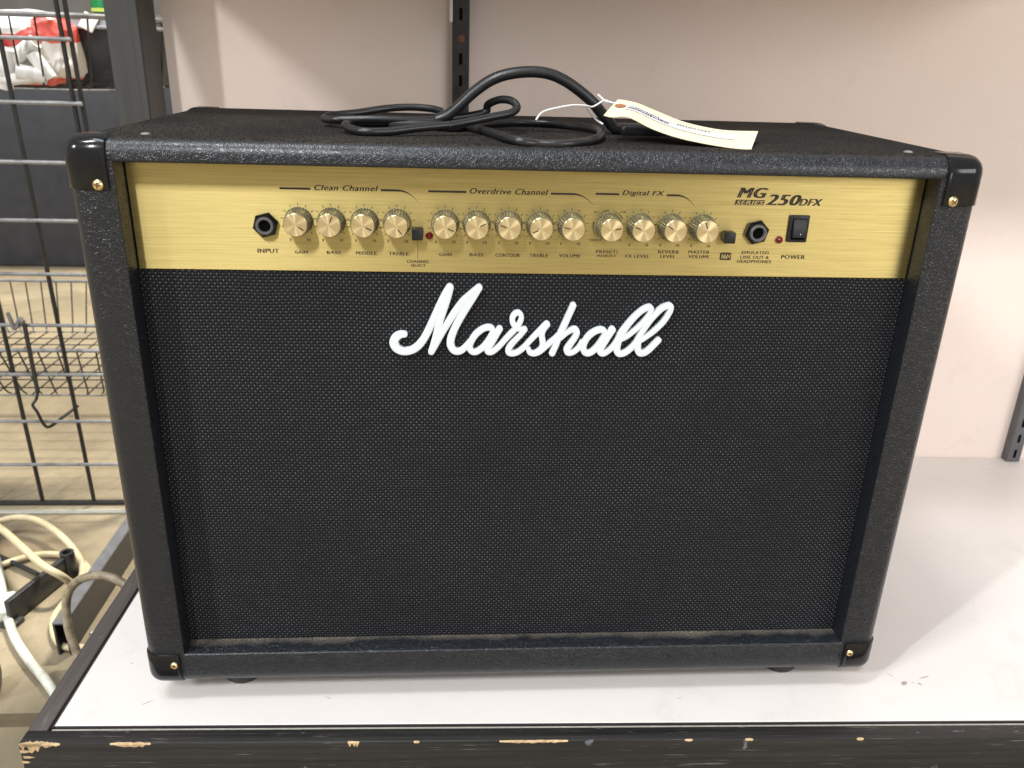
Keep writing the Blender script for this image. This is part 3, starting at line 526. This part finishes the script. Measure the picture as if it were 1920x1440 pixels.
d = Vector((FOOT[1][0] - FOOT[0][0], FOOT[1][1] - FOOT[0][1], 0)); L = d.length; t.rotation_euler.z = math.atan2(d.y, d.x)
link('bar', nbox(-L / 2 - 6, L / 2 - 8, -4, 4, 3, 40, bev=1), M['steel'], t, 40)
bm = bmesh.new(); lathe(bm, [(7, 0), (10.5, 0), (10.5, 42), (7, 42), (7, 4), (0, 4)], 18); o = link('socket', bm, M['steel'], t, 40); put(o, L / 2 + 2, 0, 2)
bm = bmesh.new(); box(bm, -16, 8, -12, 12, 0, 8, bev=2); o = link('end_plate', bm, M['steel'], t, 40); put(o, -L / 2, 0, 0)
def cable(name, P, r, m, label, n=10):
    tag(link(name, tube(P, r, n, 10), M[m], None, 80), label, 'cable')
cable('beige_cable', C1, 5.5, 'beige', 'thick beige cable looping in the air over the concrete floor')
cable('beige_cable', C3, 5.0, 'beige', 'beige cable lying flat behind the black steel foot')
cable('beige_cable', C5, 5.0, 'beige', 'short beige cable bend around the end of the steel channel')
cable('dirty_cable', BROWN, 5.6, 'dirty', 'dirty brown cable arching over the steel channel to the shelf edge')
cable('white_cable', WHITE, 6.2, 'whitecable', 'off white cable running along the floor to the shelf corner')
cable('black_cable', BLACK, 4.0, 'rubber', 'thin black cable ending at the black steel foot')
o = link('cable_plug', nbox(-9, 9, -26, 26, 0, 20, bev=4, seg=3), M['whitecable'], None, 50); put(o, -706, 428, FZ + 2, (0, 0, .35)); tag(o, 'grey white plug block beside the black steel foot', 'plug')
o = link('caster', nlathe([(0, -12), (20, -12), (24, -8), (24, 8), (20, 12), (0, 12)], 24), M['rubber'], None, 40); put(o, -650, 262, FZ + 26, (0, math.pi / 2, .3)); tag(o, 'black rubber caster at the left edge of the picture', 'caster')

# ================================================================== the amplifier
amp = empty('guitar_amplifier', (0, 0, 0)); tag(amp, 'black combo guitar amplifier with brass control panel and white script logo', 'amplifier')
A_, ZB, ZT, W_, Z0, Z1, DEP = 301.2, 53.9, 480.9, 335.0, 21.0, 497.5, 316.0
def cabinet():
    bm = bmesh.new(); rings = []
    def ring(a, zb, zt, y, rc): rings.append([bm.verts.new((x, y, z)) for x, z in rrect(-a, a, zb, zt, rc, 6)])
    ring(A_, ZB, ZT, 27, .4); ring(A_, ZB, ZT, 1.6, .4); ring(A_ + .4, ZB - .4, ZT + .4, .5, .6); ring(A_ + 1.5, ZB - 1.5, ZT + 1.2, 0, 1.2)
    r, rt = 11.0, 14.0
    ring(W_ - r, Z0 + r, Z1 - rt, 0, 3)
    for k in range(1, 9):
        q = math.radians(90 * k / 8)
        ring(W_ - r + r * math.sin(q), Z0 + r - r * math.sin(q), Z1 - rt + rt * math.sin(q), r * (1 - math.cos(q)) if k < 8 else r, 3 + 10 * math.sin(q))
    for k in range(0, 7):
        q = math.radians(90 * k / 6)
        ring(W_ - r + r * math.cos(q), Z0 + r - r * math.cos(q), Z1 - r + r * math.cos(q), DEP - r + r * math.sin(q), 13 if k < 6 else 6)
    for A, B in zip(rings, rings[1:]):
        n = len(A)
        for i in range(n): bm.faces.new((A[i], A[(i + 1) % n], B[(i + 1) % n], B[i]))
    bm.faces.new(rings[-1]); bm.faces.new(rings[0][::-1])
    return link('cabinet', bm, M['tolex'], amp, 50)
cabinet()
# grille cloth, front panel
gc = link('grille_cloth', nbox(-A_ + .3, A_ - .3, 20.6, 25, ZB + .3, 399.0), M['grille'], amp)
fp = link('front_panel', nbox(-A_ + .6, A_ - .6, 19.8, 24, 399.8, ZT - .3, bev=.5, seg=1), M['brass'], amp)
uv = fp.data.uv_layers.new(name='UVMap')
for lp in fp.data.loops:
    c = fp.data.vertices[lp.vertex_index].co; uv.data[lp.index].uv = (c.x, c.z)
# lettering
YP = 19.72
queue = []
def text(s, x0, x1, z0, z1, bold=.12, shear=0.0, m='print', y=YP, name='lettering', parent=None, flat=True):
    cu = bpy.data.curves.new(name, 'FONT'); cu.body = s; cu.size = 1.0; cu.shear = shear; cu.space_character = 1.10; cu.fill_mode = 'FRONT' if flat else 'BOTH'; cu.resolution_u = 3
    o = bpy.data.objects.new('tmp', cu); COL.objects.link(o); queue.append((o, x0 + bold, x1 - bold, z0, z1, M[m], y, name, parent or fp, bold))
ITAL = {'Clean Channel', 'Overdrive Channel', 'Digital FX', 'MG', '250', 'DFX', 'SERIES'}
for s, x0, x1, z0, z1 in TEXT:
    if s in ('SBOX', 'ICON'): continue
    if s == 'SERIES': text(s, x0, x1, z0, z1, .14, .25, 'brass', 19.62); continue
    big = s in ('MG', '250', 'DFX')
    text(s, x0, x1, z0, z1, (.06 if s in ('DLY', 'CHR', 'CHR/DLY', 'FLG') else .8 if s in ('MG', '250') else .5 if s == 'DFX' else .22 if s in ITAL or s in ('INPUT', 'POWER') else .13), .28 if s in ITAL else 0.0)
KN = [(-179.0, 'gain'), (-154.8, 'bass'), (-130.1, 'mid'), (-105.8, 'treb'), (-69.7, 'gain'), (-45.8, 'bass'), (-21.5, 'cont'), (2.5, 'treb'), (26.6, 'vol'), (55.7, 'preset'), (80.0, 'fx'), (104.5, 'rev'), (129.0, 'master')]
PA = [-33, 68, -25, -52, -22, 27, 162, 204, 168, 11, 158, 148, 106]
KZ = 438.1
for i, (x, nm) in enumerate(KN):
    if nm == 'preset': continue
    text('0', x - 7.6, x - 6.3, KZ - 15.2, KZ - 13.0, .09); text('10', x + 5.3, x + 8.0, KZ - 15.2, KZ - 13.0, .09)
text('fdd', 146.9, 152.2, 414.1, 417.9, .12, .15, 'brass', 19.62)
bpy.context.view_layer.update()
dg = bpy.context.evaluated_depsgraph_get()
for o, x0, x1, z0, z1, m, y, nm, par, bold in queue:
    me = bpy.data.meshes.new_from_object(o.evaluated_get(dg)); xs = [v.co.x for v in me.vertices]; zs = [v.co.y for v in me.vertices]
    ax, bx, az, bz = min(xs), max(xs), min(zs), max(zs)
    for v in me.vertices:
        v.co = Vector(((x0 + (v.co.x - ax) / (bx - ax) * (x1 - x0)) * S, y * S, (z0 + (v.co.y - az) / (bz - az) * (z1 - z0)) * S))
    if bold:                        # heavier strokes: the same outlines printed twice, a little apart
        bm = bmesh.new(); bm.from_mesh(me)
        for d, q in ((-bold, -.012), (bold, 0.0)):
            for v in bmesh.ops.duplicate(bm, geom=bm.verts[:] + bm.edges[:] + bm.faces[:])['geom'] if d > 0 else bm.verts:
                if isinstance(v, bmesh.types.BMVert): v.co.x += (2 * d if d > 0 else d) * S; v.co.y += q * S + (.012 * S if d > 0 else 0)
        bm.to_mesh(me); bm.free()
    me.materials.clear(); me.materials.append(m); me.name = nm
    p = bpy.data.objects.new(nm, me); COL.objects.link(p); p.parent = par
    cu = o.data; bpy.data.objects.remove(o); bpy.data.curves.remove(cu)
def plate(name, polys, parent=fp, m='print', y=YP):
    bm = bmesh.new()
    for pts in polys: bm.faces.new([bm.verts.new((x, y, z)) for x, z in pts])
    return link(name, bm, M[m], parent)
def rect(x0, x1, z0, z1): return [(x0, z0), (x1, z0), (x1, z1), (x0, z1)]
# section bars: a thick bar, then one that tapers off in a curve
def bar(xa, xb, xc, xd, xe, z, ze, th=1.55):
    P = [rect(xa, xb, z - th / 2, z + th / 2)]; n = 14; top = []; bot = []
    for k in range(n + 1):
        u = k / n; x = xd + (xe - xd) * u; zz = z - (z - ze) * (u ** 2.1); h = th / 2 * (1 - .85 * u)
        top.append((x, zz + h)); bot.append((x, zz - h))
    P.append(rect(xc, xd, z - th / 2, z + th / 2))
    P += [[bot[k], bot[k + 1], top[k + 1], top[k]] for k in range(n)]
    plate('section_bar', P)
bar(-191.6, -168.9, -117.3, -104.6, -89.3, 462.1, 453.4); bar(-82.2, -53.6, 9.9, 26.7, 43.0, 462.0, 454.0); bar(44.1, 62.2, 98.7, 106.9, 121.3, 462.5, 454.6)
plate('section_line', [rect(-170, -110, 438.9, 439.2), rect(-60, 20, 438.9, 439.2), rect(70, 120, 438.9, 439.2)])
plate('section_line', [rect(-90.7, -90.4, 410.4, 426.5)])
plate('series_box', [[(152.2, 456.3), (174.9, 456.3), (175.8, 460.2), (153.0, 460.2)]], y=19.68)
plate('symbol_box', [rrect(145.7, 154.9, 413.0, 419.0, 1.2, 4)], y=19.68)
plate('symbol_arrow', [[(152.2, 416), (154.2, 418.2), (154.2, 413.8)]], m='brass', y=19.62)
def ticks(x, n=11, r0=11.6, r1=13.6):
    P = []
    for k in range(n):
        a = math.radians(225 - 27 * k); c, s_ = math.cos(a), math.sin(a); h = .22
        P.append([(x + r0 * c - h * s_, KZ + r0 * s_ + h * c), (x + r0 * c + h * s_, KZ + r0 * s_ - h * c), (x + r1 * c + h * s_, KZ + r1 * s_ - h * c), (x + r1 * c - h * s_, KZ + r1 * s_ + h * c)])
    return plate('tick_marks', P)
tk = None
def arcband(x, a0, a1, r, h0, h1, n=12):
    P = []
    for k in range(n):
        q = [math.radians(a0 + (a1 - a0) * (k + d) / n) for d in (0, 1)]; hs = [h0 + (h1 - h0) * (k + d) / n for d in (0, 1)]
        P.append([(x + (r - hs[0]) * math.cos(q[0]), KZ + (r - hs[0]) * math.sin(q[0])), (x + (r + hs[0]) * math.cos(q[0]), KZ + (r + hs[0]) * math.sin(q[0])), (x + (r + hs[1]) * math.cos(q[1]), KZ + (r + hs[1]) * math.sin(q[1])), (x + (r - hs[1]) * math.cos(q[1]), KZ + (r - hs[1]) * math.sin(q[1]))])
    return P
px = KN[9][0]
plate('range_arc', arcband(px, 140, 93, 12.0, .12, .45) + arcband(px, 80, 28, 12.0, .12, .45) + arcband(px, 225, 165, 12.0, .12, .45))
# knobs
fl = lambda k: 1.0 if k % 2 else 0.945
kp = None; parts = []
for i, (x, nm) in enumerate(KN):
    if nm != 'preset':
        if tk is None: tk = ticks(0); o = tk
        else: o = tk.copy(); COL.objects.link(o); o.parent = fp
        put(o, x, 0, 0)
    if kp is None:
        kp = link('knob', nlathe([(0, 0), (10.9, 0), (10.9, 1.6), (10.3, 2.2), (9.3, 13.4), (9.0, 14.0), (0, 14.0)], 60, flute=fl), M['skirt'], amp, 35)
        kc = link('knob_cap', nlathe([(8.5, 13.9), (8.5, 15.7), (8.2, 16.0), (0, 16.0)], 48), M['spun'], kp, 30)
        kl = link('pointer', nbox(2.6, 7.2, -.42, .42, 15.9, 16.06), M['print'], kp); o = kp
    else:
        o = kp.copy(); COL.objects.link(o); o.parent = amp
        for c in (kc, kl):
            d = c.copy(); COL.objects.link(d); d.parent = o
    put(o, x, 19.7, KZ, (math.pi / 2, 0, 0))
    o.rotation_euler = (Matrix.Rotation(math.pi / 2, 4, 'X') @ Matrix.Rotation(math.radians(PA[i]), 4, 'Z')).to_euler()
# jacks
for x, z in ((-203.4, 435.0), (172.0, 435.6)):
    j = link('jack_socket', nlathe([(0, 0), (9.7, 0), (9.7, 3.0), (8.4, 4.4), (6.4, 4.4)], 6), M['cap'], amp, 30); put(j, x, 19.7, z); j.rotation_euler = (Matrix.Rotation(math.pi / 2, 4, 'X') @ Matrix.Rotation(0.25, 4, 'Z')).to_euler()
    link('collar', nlathe([(6.6, 4.0), (6.6, 6.2), (6.0, 6.8), (4.9, 6.8), (4.5, 6.2), (4.4, 4.3)], 28), M['steelgrey'], j, 30)
    link('bore', nlathe([(4.6, 4.32), (0, 4.32)], 24), M['dark'], j)
for x, z in ((-90.4, 430.9), (149.5, 432.2)):
    b = link('push_button', nbox(-4.1, 4.1, -9.5, 0, -4.3, 4.3, bev=.7, seg=2), M['blackplastic'], amp, 40); put(b, x, 19.8, z)
for x, z in ((-81.6, 428.6), (191.4, 429.8)):
    b = link('indicator_light', nlathe([(0, 3.6), (1.4, 3.2), (2.4, 2.1), (2.9, .6), (2.9, 0)][::-1], 20), M['red'], amp, 60); put(b, x, 19.7, z, FRONT)
sw = link('power_switch', nbox(-8, 8, -2.2, 0, -10.6, 10.6, bev=1.0, seg=3), M['blackplastic'], amp, 40); put(sw, 204.9, 19.8, 438.9)
link('switch_well', nbox(-5.6, 5.8, -2.32, -2.1, -8.4, 8.0), M['dark'], sw)
bm = bmesh.new(); poly = [(-4.9, 7.2), (-4.4, 7.6), (4.4, 7.6), (4.9, 7.2)]
pr = [(-2.2, 7.6), (-3.2, 7.4), (-4.0, 2), (-6.2, -5.6), (-6.0, -6.2), (-2.2, -6.4)]
L_ = [bm.verts.new((-4.9, y, z)) for y, z in pr]; R__ = [bm.verts.new((5.1, y, z)) for y, z in pr]
for i in range(len(pr) - 1): bm.faces.new((L_[i], L_[i + 1], R__[i + 1], R__[i]))
bm.faces.new(L_); bm.faces.new(R__[::-1]); link('rocker', bm, M['blackplastic'], sw, 60)
o = link('switch_dot', nlathe([(.85, 0), (0, .12)], 14), M['string'], sw, 30); put(o, .8, -5.55, -3.6); o.rotation_euler = (math.pi / 2 - .28, 0, 0)
# corner caps
def corner_cap(sx, top, front):
    bm = bmesh.new()
    x0, x1 = 305.2, 337.0
    z0, z1 = (461.5, 498.9) if top else (19.3, 54.3)
    y0, y1 = (-1.6, 27) if front else (DEP - 29, DEP + 1.8)
    box(bm, x0, x1, y0, y1, z0, z1)
    xo = x1; zo = z1 if top else z0; yo = y0 if front else y1
    def on_(e, tests): return all(all(abs(getattr(v.co, a) - b) < 1e-3 for v in e.verts) for a, b in tests)
    es = [e for e in bm.edges if on_(e, [('x', xo), ('z', zo)]) or on_(e, [('x', xo), ('y', yo)]) or on_(e, [('y', yo), ('z', zo)])]
    bmesh.ops.bevel(bm, geom=es, offset=13.5, segments=7, affect='EDGES', profile=0.5)
    es = [e for e in bm.edges if len(e.link_faces) == 2 and e.calc_face_angle(0) > 1.2]
    bmesh.ops.bevel(bm, geom=es, offset=1.1, segments=2, affect='EDGES', profile=0.5)
    for v in bm.verts: v.co.x *= sx
    c = link('corner_cap', bm, M['cap'], amp, 35)
    if front:
        zc = 465.2 if top else 43.6; xc = 312.6 * sx if top else 310.5 * sx
        k = 1.0 if top else .85
        s_ = link('screw', nlathe([(0, 2.0), (2.0 * k, 1.8), (3.4 * k, 1.1), (4.1 * k, 0), (4.1 * k, -.4)], 24), [M['screw'], M['recess']], c, 50); put(s_, xc, y0 - .1, zc, (math.pi / 2, 0, 0))
        bm = bmesh.new(); box(bm, -2.2 * k, 2.2 * k, -.5, .5, 1.2, 2.06); box(bm, -.5, .5, -2.2 * k, 2.2 * k, 1.2, 2.08)
        s2 = link('screw_slot', bm, M['recess'], c); put(s2, xc, y0 - .1, zc); s2.rotation_euler = (Matrix.Rotation(math.pi / 2, 4, 'X') @ Matrix.Rotation(.5 * sx + top * .3, 4, 'Z')).to_euler()
    # moulded lip along the two inner edges
    zi = z0 if top else z1
    if front:
        bm = bmesh.new(); box(bm, x0 - .2, x0 + 2.6, y0 - 1.0, y1 - 4, min(z0, z1) + 11 * (not top) , max(z0, z1) - 12 * top, bev=.8, seg=2)
        for v in bm.verts: v.co.x *= sx
        link('lip', bm, M['cap'], c, 40)
for sx in (-1, 1):
    corner_cap(sx, 1, 1); corner_cap(sx, 0, 1); corner_cap(sx, 1, 0)
    o = link('rivet', nlathe([(0, 1.6), (2.4, 1.2), (3.6, .3), (3.6, -1)], 18), M['wireg'], amp, 50); put(o, 285.5 * sx, 27, Z1)
# feet
for x in (-262, 262):
    for y in (39, 268):
        o = link('foot', nlathe([(0, 0), (16, 0), (17.5, 2), (18.5, 21.5), (0, 21.5)], 28), M['rubber'], amp, 40); put(o, x, y, 0.1)
# carrying handle
hp = [(-78, 122, 505.5)] + HANDLE + [(80, 122, 501)]
bm = bmesh.new(); pr = [(10.5 * math.copysign(abs(math.cos(q)) ** .6, math.cos(q)), 4.6 * math.copysign(abs(math.sin(q)) ** .8, math.sin(q))) for q in [2 * math.pi * k / 16 for k in range(16)]]
sweep(bm, catmull(hp, 6), pr, up=(0, 0, 1)); hd = link('handle', bm, M['rubber'], amp, 60)
for x in (-95, 100):
    bm = bmesh.new(); box(bm, x - 23, x + 23, 108, 137, 495, 506, bev=3.5, seg=3); link('handle_mount', bm, M['blackplastic'], hd, 40)
# script logo: strokes of round section joined as one moulded plate
def logo():
    import numpy as np
    st = []
    for li, L in enumerate(LOGO):
        q = 1.0 if li < 3 else .95
        P = catmull([Vector(p) for p in L], 6)
        for a, b in zip(P, P[1:]): st.append((a.x, a.y, a.z * q, b.x, b.y, b.z * q))
    st = np.array(st); g = 0.42
    x0, x1, z0, z1 = st[:, 0].min() - 5, st[:, 0].max() + 5, st[:, 1].min() - 5, st[:, 1].max() + 5
    X, Z = np.meshgrid(np.arange(x0, x1, g), np.arange(z0, z1, g), indexing='ij')
    D = np.full(X.shape, 99.0); R = np.full(X.shape, 3.0)
    for ax, az, ar, bx, bz, br in st:
        dx, dz = bx - ax, bz - az; L2 = dx * dx + dz * dz + 1e-9
        i0, i1 = int((min(ax, bx) - 7 - x0) / g), int((max(ax, bx) + 7 - x0) / g) + 1; j0, j1 = int((min(az, bz) - 7 - z0) / g), int((max(az, bz) + 7 - z0) / g) + 1
        i0, j0 = max(i0, 0), max(j0, 0); xx, zz = X[i0:i1, j0:j1], Z[i0:i1, j0:j1]
        u = np.clip(((xx - ax) * dx + (zz - az) * dz) / L2, 0, 1); d = np.hypot(xx - ax - u * dx, zz - az - u * dz) - (ar + (br - ar) * u)
        D[i0:i1, j0:j1] = np.minimum(D[i0:i1, j0:j1], d)
    nx, nz = X.shape; verts = []; vid = {}; faces = []
    TOP, BEV = 15.4, 0.6
    def vert(i, j):
        k = (i, j)
        if k not in vid:
            d = max(-D[i, j], 0.0); h = BEV * (1 - min(d / BEV, 1)) ** 2 - .08 * min(d / 3.0, 1)
            vid[k] = len(verts); verts.append((X[i, j], TOP + h, Z[i, j]))
        return vid[k]
    def cut(i, j, i2, j2):
        k = (min((i, j), (i2, j2)), max((i, j), (i2, j2)))
        if k not in vid:
            a, b = D[i, j], D[i2, j2]; u = a / (a - b)
            vid[k] = len(verts); verts.append((X[i, j] + (X[i2, j2] - X[i, j]) * u, TOP + BEV, Z[i, j] + (Z[i2, j2] - Z[i, j]) * u))
        return vid[k]
    walls = []
    for i in range(nx - 1):
        for j in range(nz - 1):
            c = [(i, j), (i + 1, j), (i + 1, j + 1), (i, j + 1)]; ins = [D[q] < 0 for q in c]
            if not any(ins): continue
            f = []; cuts = []
            for k in range(4):
                a, b = c[k], c[(k + 1) % 4]
                if ins[k]: f.append(vert(*a))
                if ins[k] != ins[(k + 1) % 4]:
                    q = cut(*a, *b); f.append(q); cuts.append(q)
            if len(f) > 2: faces.append(f)
            if len(cuts) == 2: walls.append(tuple(cuts))
    back = {}
    def bk(v):
        if v not in back: back[v] = len(verts); verts.append((verts[v][0], 20.7, verts[v][2]))
        return back[v]
    for a, b in walls: faces.append([a, b, bk(b), bk(a)])
    bm = bmesh.new(); V = [bm.verts.new(v) for v in verts]
    for f in faces:
        try: bm.faces.new([V[k] for k in f])
        except ValueError: pass
    link('script_logo', bm, M['white'], amp, 50)
logo()

# ================================================================== power cord and price tag on top
tag(link('power_cord', tube(CORD, 3.2, 12, 8), M['rubber'], None, 80), 'black power cord coiled in loops on top of the amplifier', 'power cord')
t = empty('price_tag', (115, 65, 510)); off = Vector((115, 65, 510)); tag(t, 'cream card price tag tied to the carrying handle with white string', 'tag')
TB, TT = catmull(TAGB, 6), catmull(TAGT, 6)
def tagp(u, v, lift=0.0):
    k = u * (len(TB) - 1); i = min(int(k), len(TB) - 2); f = k - i
    b = TB[i].lerp(TB[i + 1], f); a = TT[i].lerp(TT[i + 1], f); return b.lerp(a, v) + Vector((0, -lift * .25, lift)) - off
def patch(name, u0, u1, v0, v1, m, lift, n=24, thick=0.0, shape=None):
    bm = bmesh.new(); rows = []
    for k in range(n + 1):
        u = u0 + (u1 - u0) * k / n; lo, hi = (shape(u) if shape else (v0, v1))
        rows.append([bm.verts.new(tagp(u, lo + (hi - lo) * q / 4, lift)) for q in range(5)])
    for A, B in zip(rows, rows[1:]):
        for q in range(4): bm.faces.new((A[q], A[q + 1], B[q + 1], B[q]))
    if thick:                       # second sheet below, closed round the border
        dn = [[bm.verts.new(v.co + Vector((0, thick * .2, -thick))) for v in R_] for R_ in rows]
        for A, B in zip(dn, dn[1:]):
            for q in range(4): bm.faces.new((A[q], B[q], B[q + 1], A[q + 1]))
        for q in (0, 4):
            for k in range(n): bm.faces.new((rows[k][q], rows[k + 1][q], dn[k + 1][q], dn[k][q]))
        for k in (0, n):
            for q in range(4): bm.faces.new((rows[k][q], rows[k][q + 1], dn[k][q + 1], dn[k][q]))
    return link(name, bm, M[m], t, 60)
patch('card', 0, 1, 0, 1, 'manila', 0, 36, .45)
patch('sticker', .245, .90, .42, .70, 'sticker', .5)
hole = lambda u: (.62 - .11 * math.sqrt(max(0, 1 - ((u - .15) / .085) ** 2)), .62 + .11 * math.sqrt(max(0, 1 - ((u - .15) / .085) ** 2)))
patch('hole_reinforcement', .066, .234, 0, 0, 'brown', .55, 14, 0, hole)
random.seed(11)
for (ua, ub, v, h, m_) in ((.27, .56, .50, .085, 'print'), (.28, .50, .63, .035, 'print'), (.62, .78, .66, .06, 'print')):
    u = ua
    while u < ub:
        w_ = random.uniform(.006, .013); patch('print_mark', u, u + w_, v, v + h * random.uniform(.6, 1), m_, .75, 1); u += w_ + random.uniform(.004, .008)
patch('print_line', .28, .70, .60, .607, 'print', .75, 10)
for P in STRING: link('string', tube([Vector(p) - off for p in P], .75, 6, 6), M['string'], t)
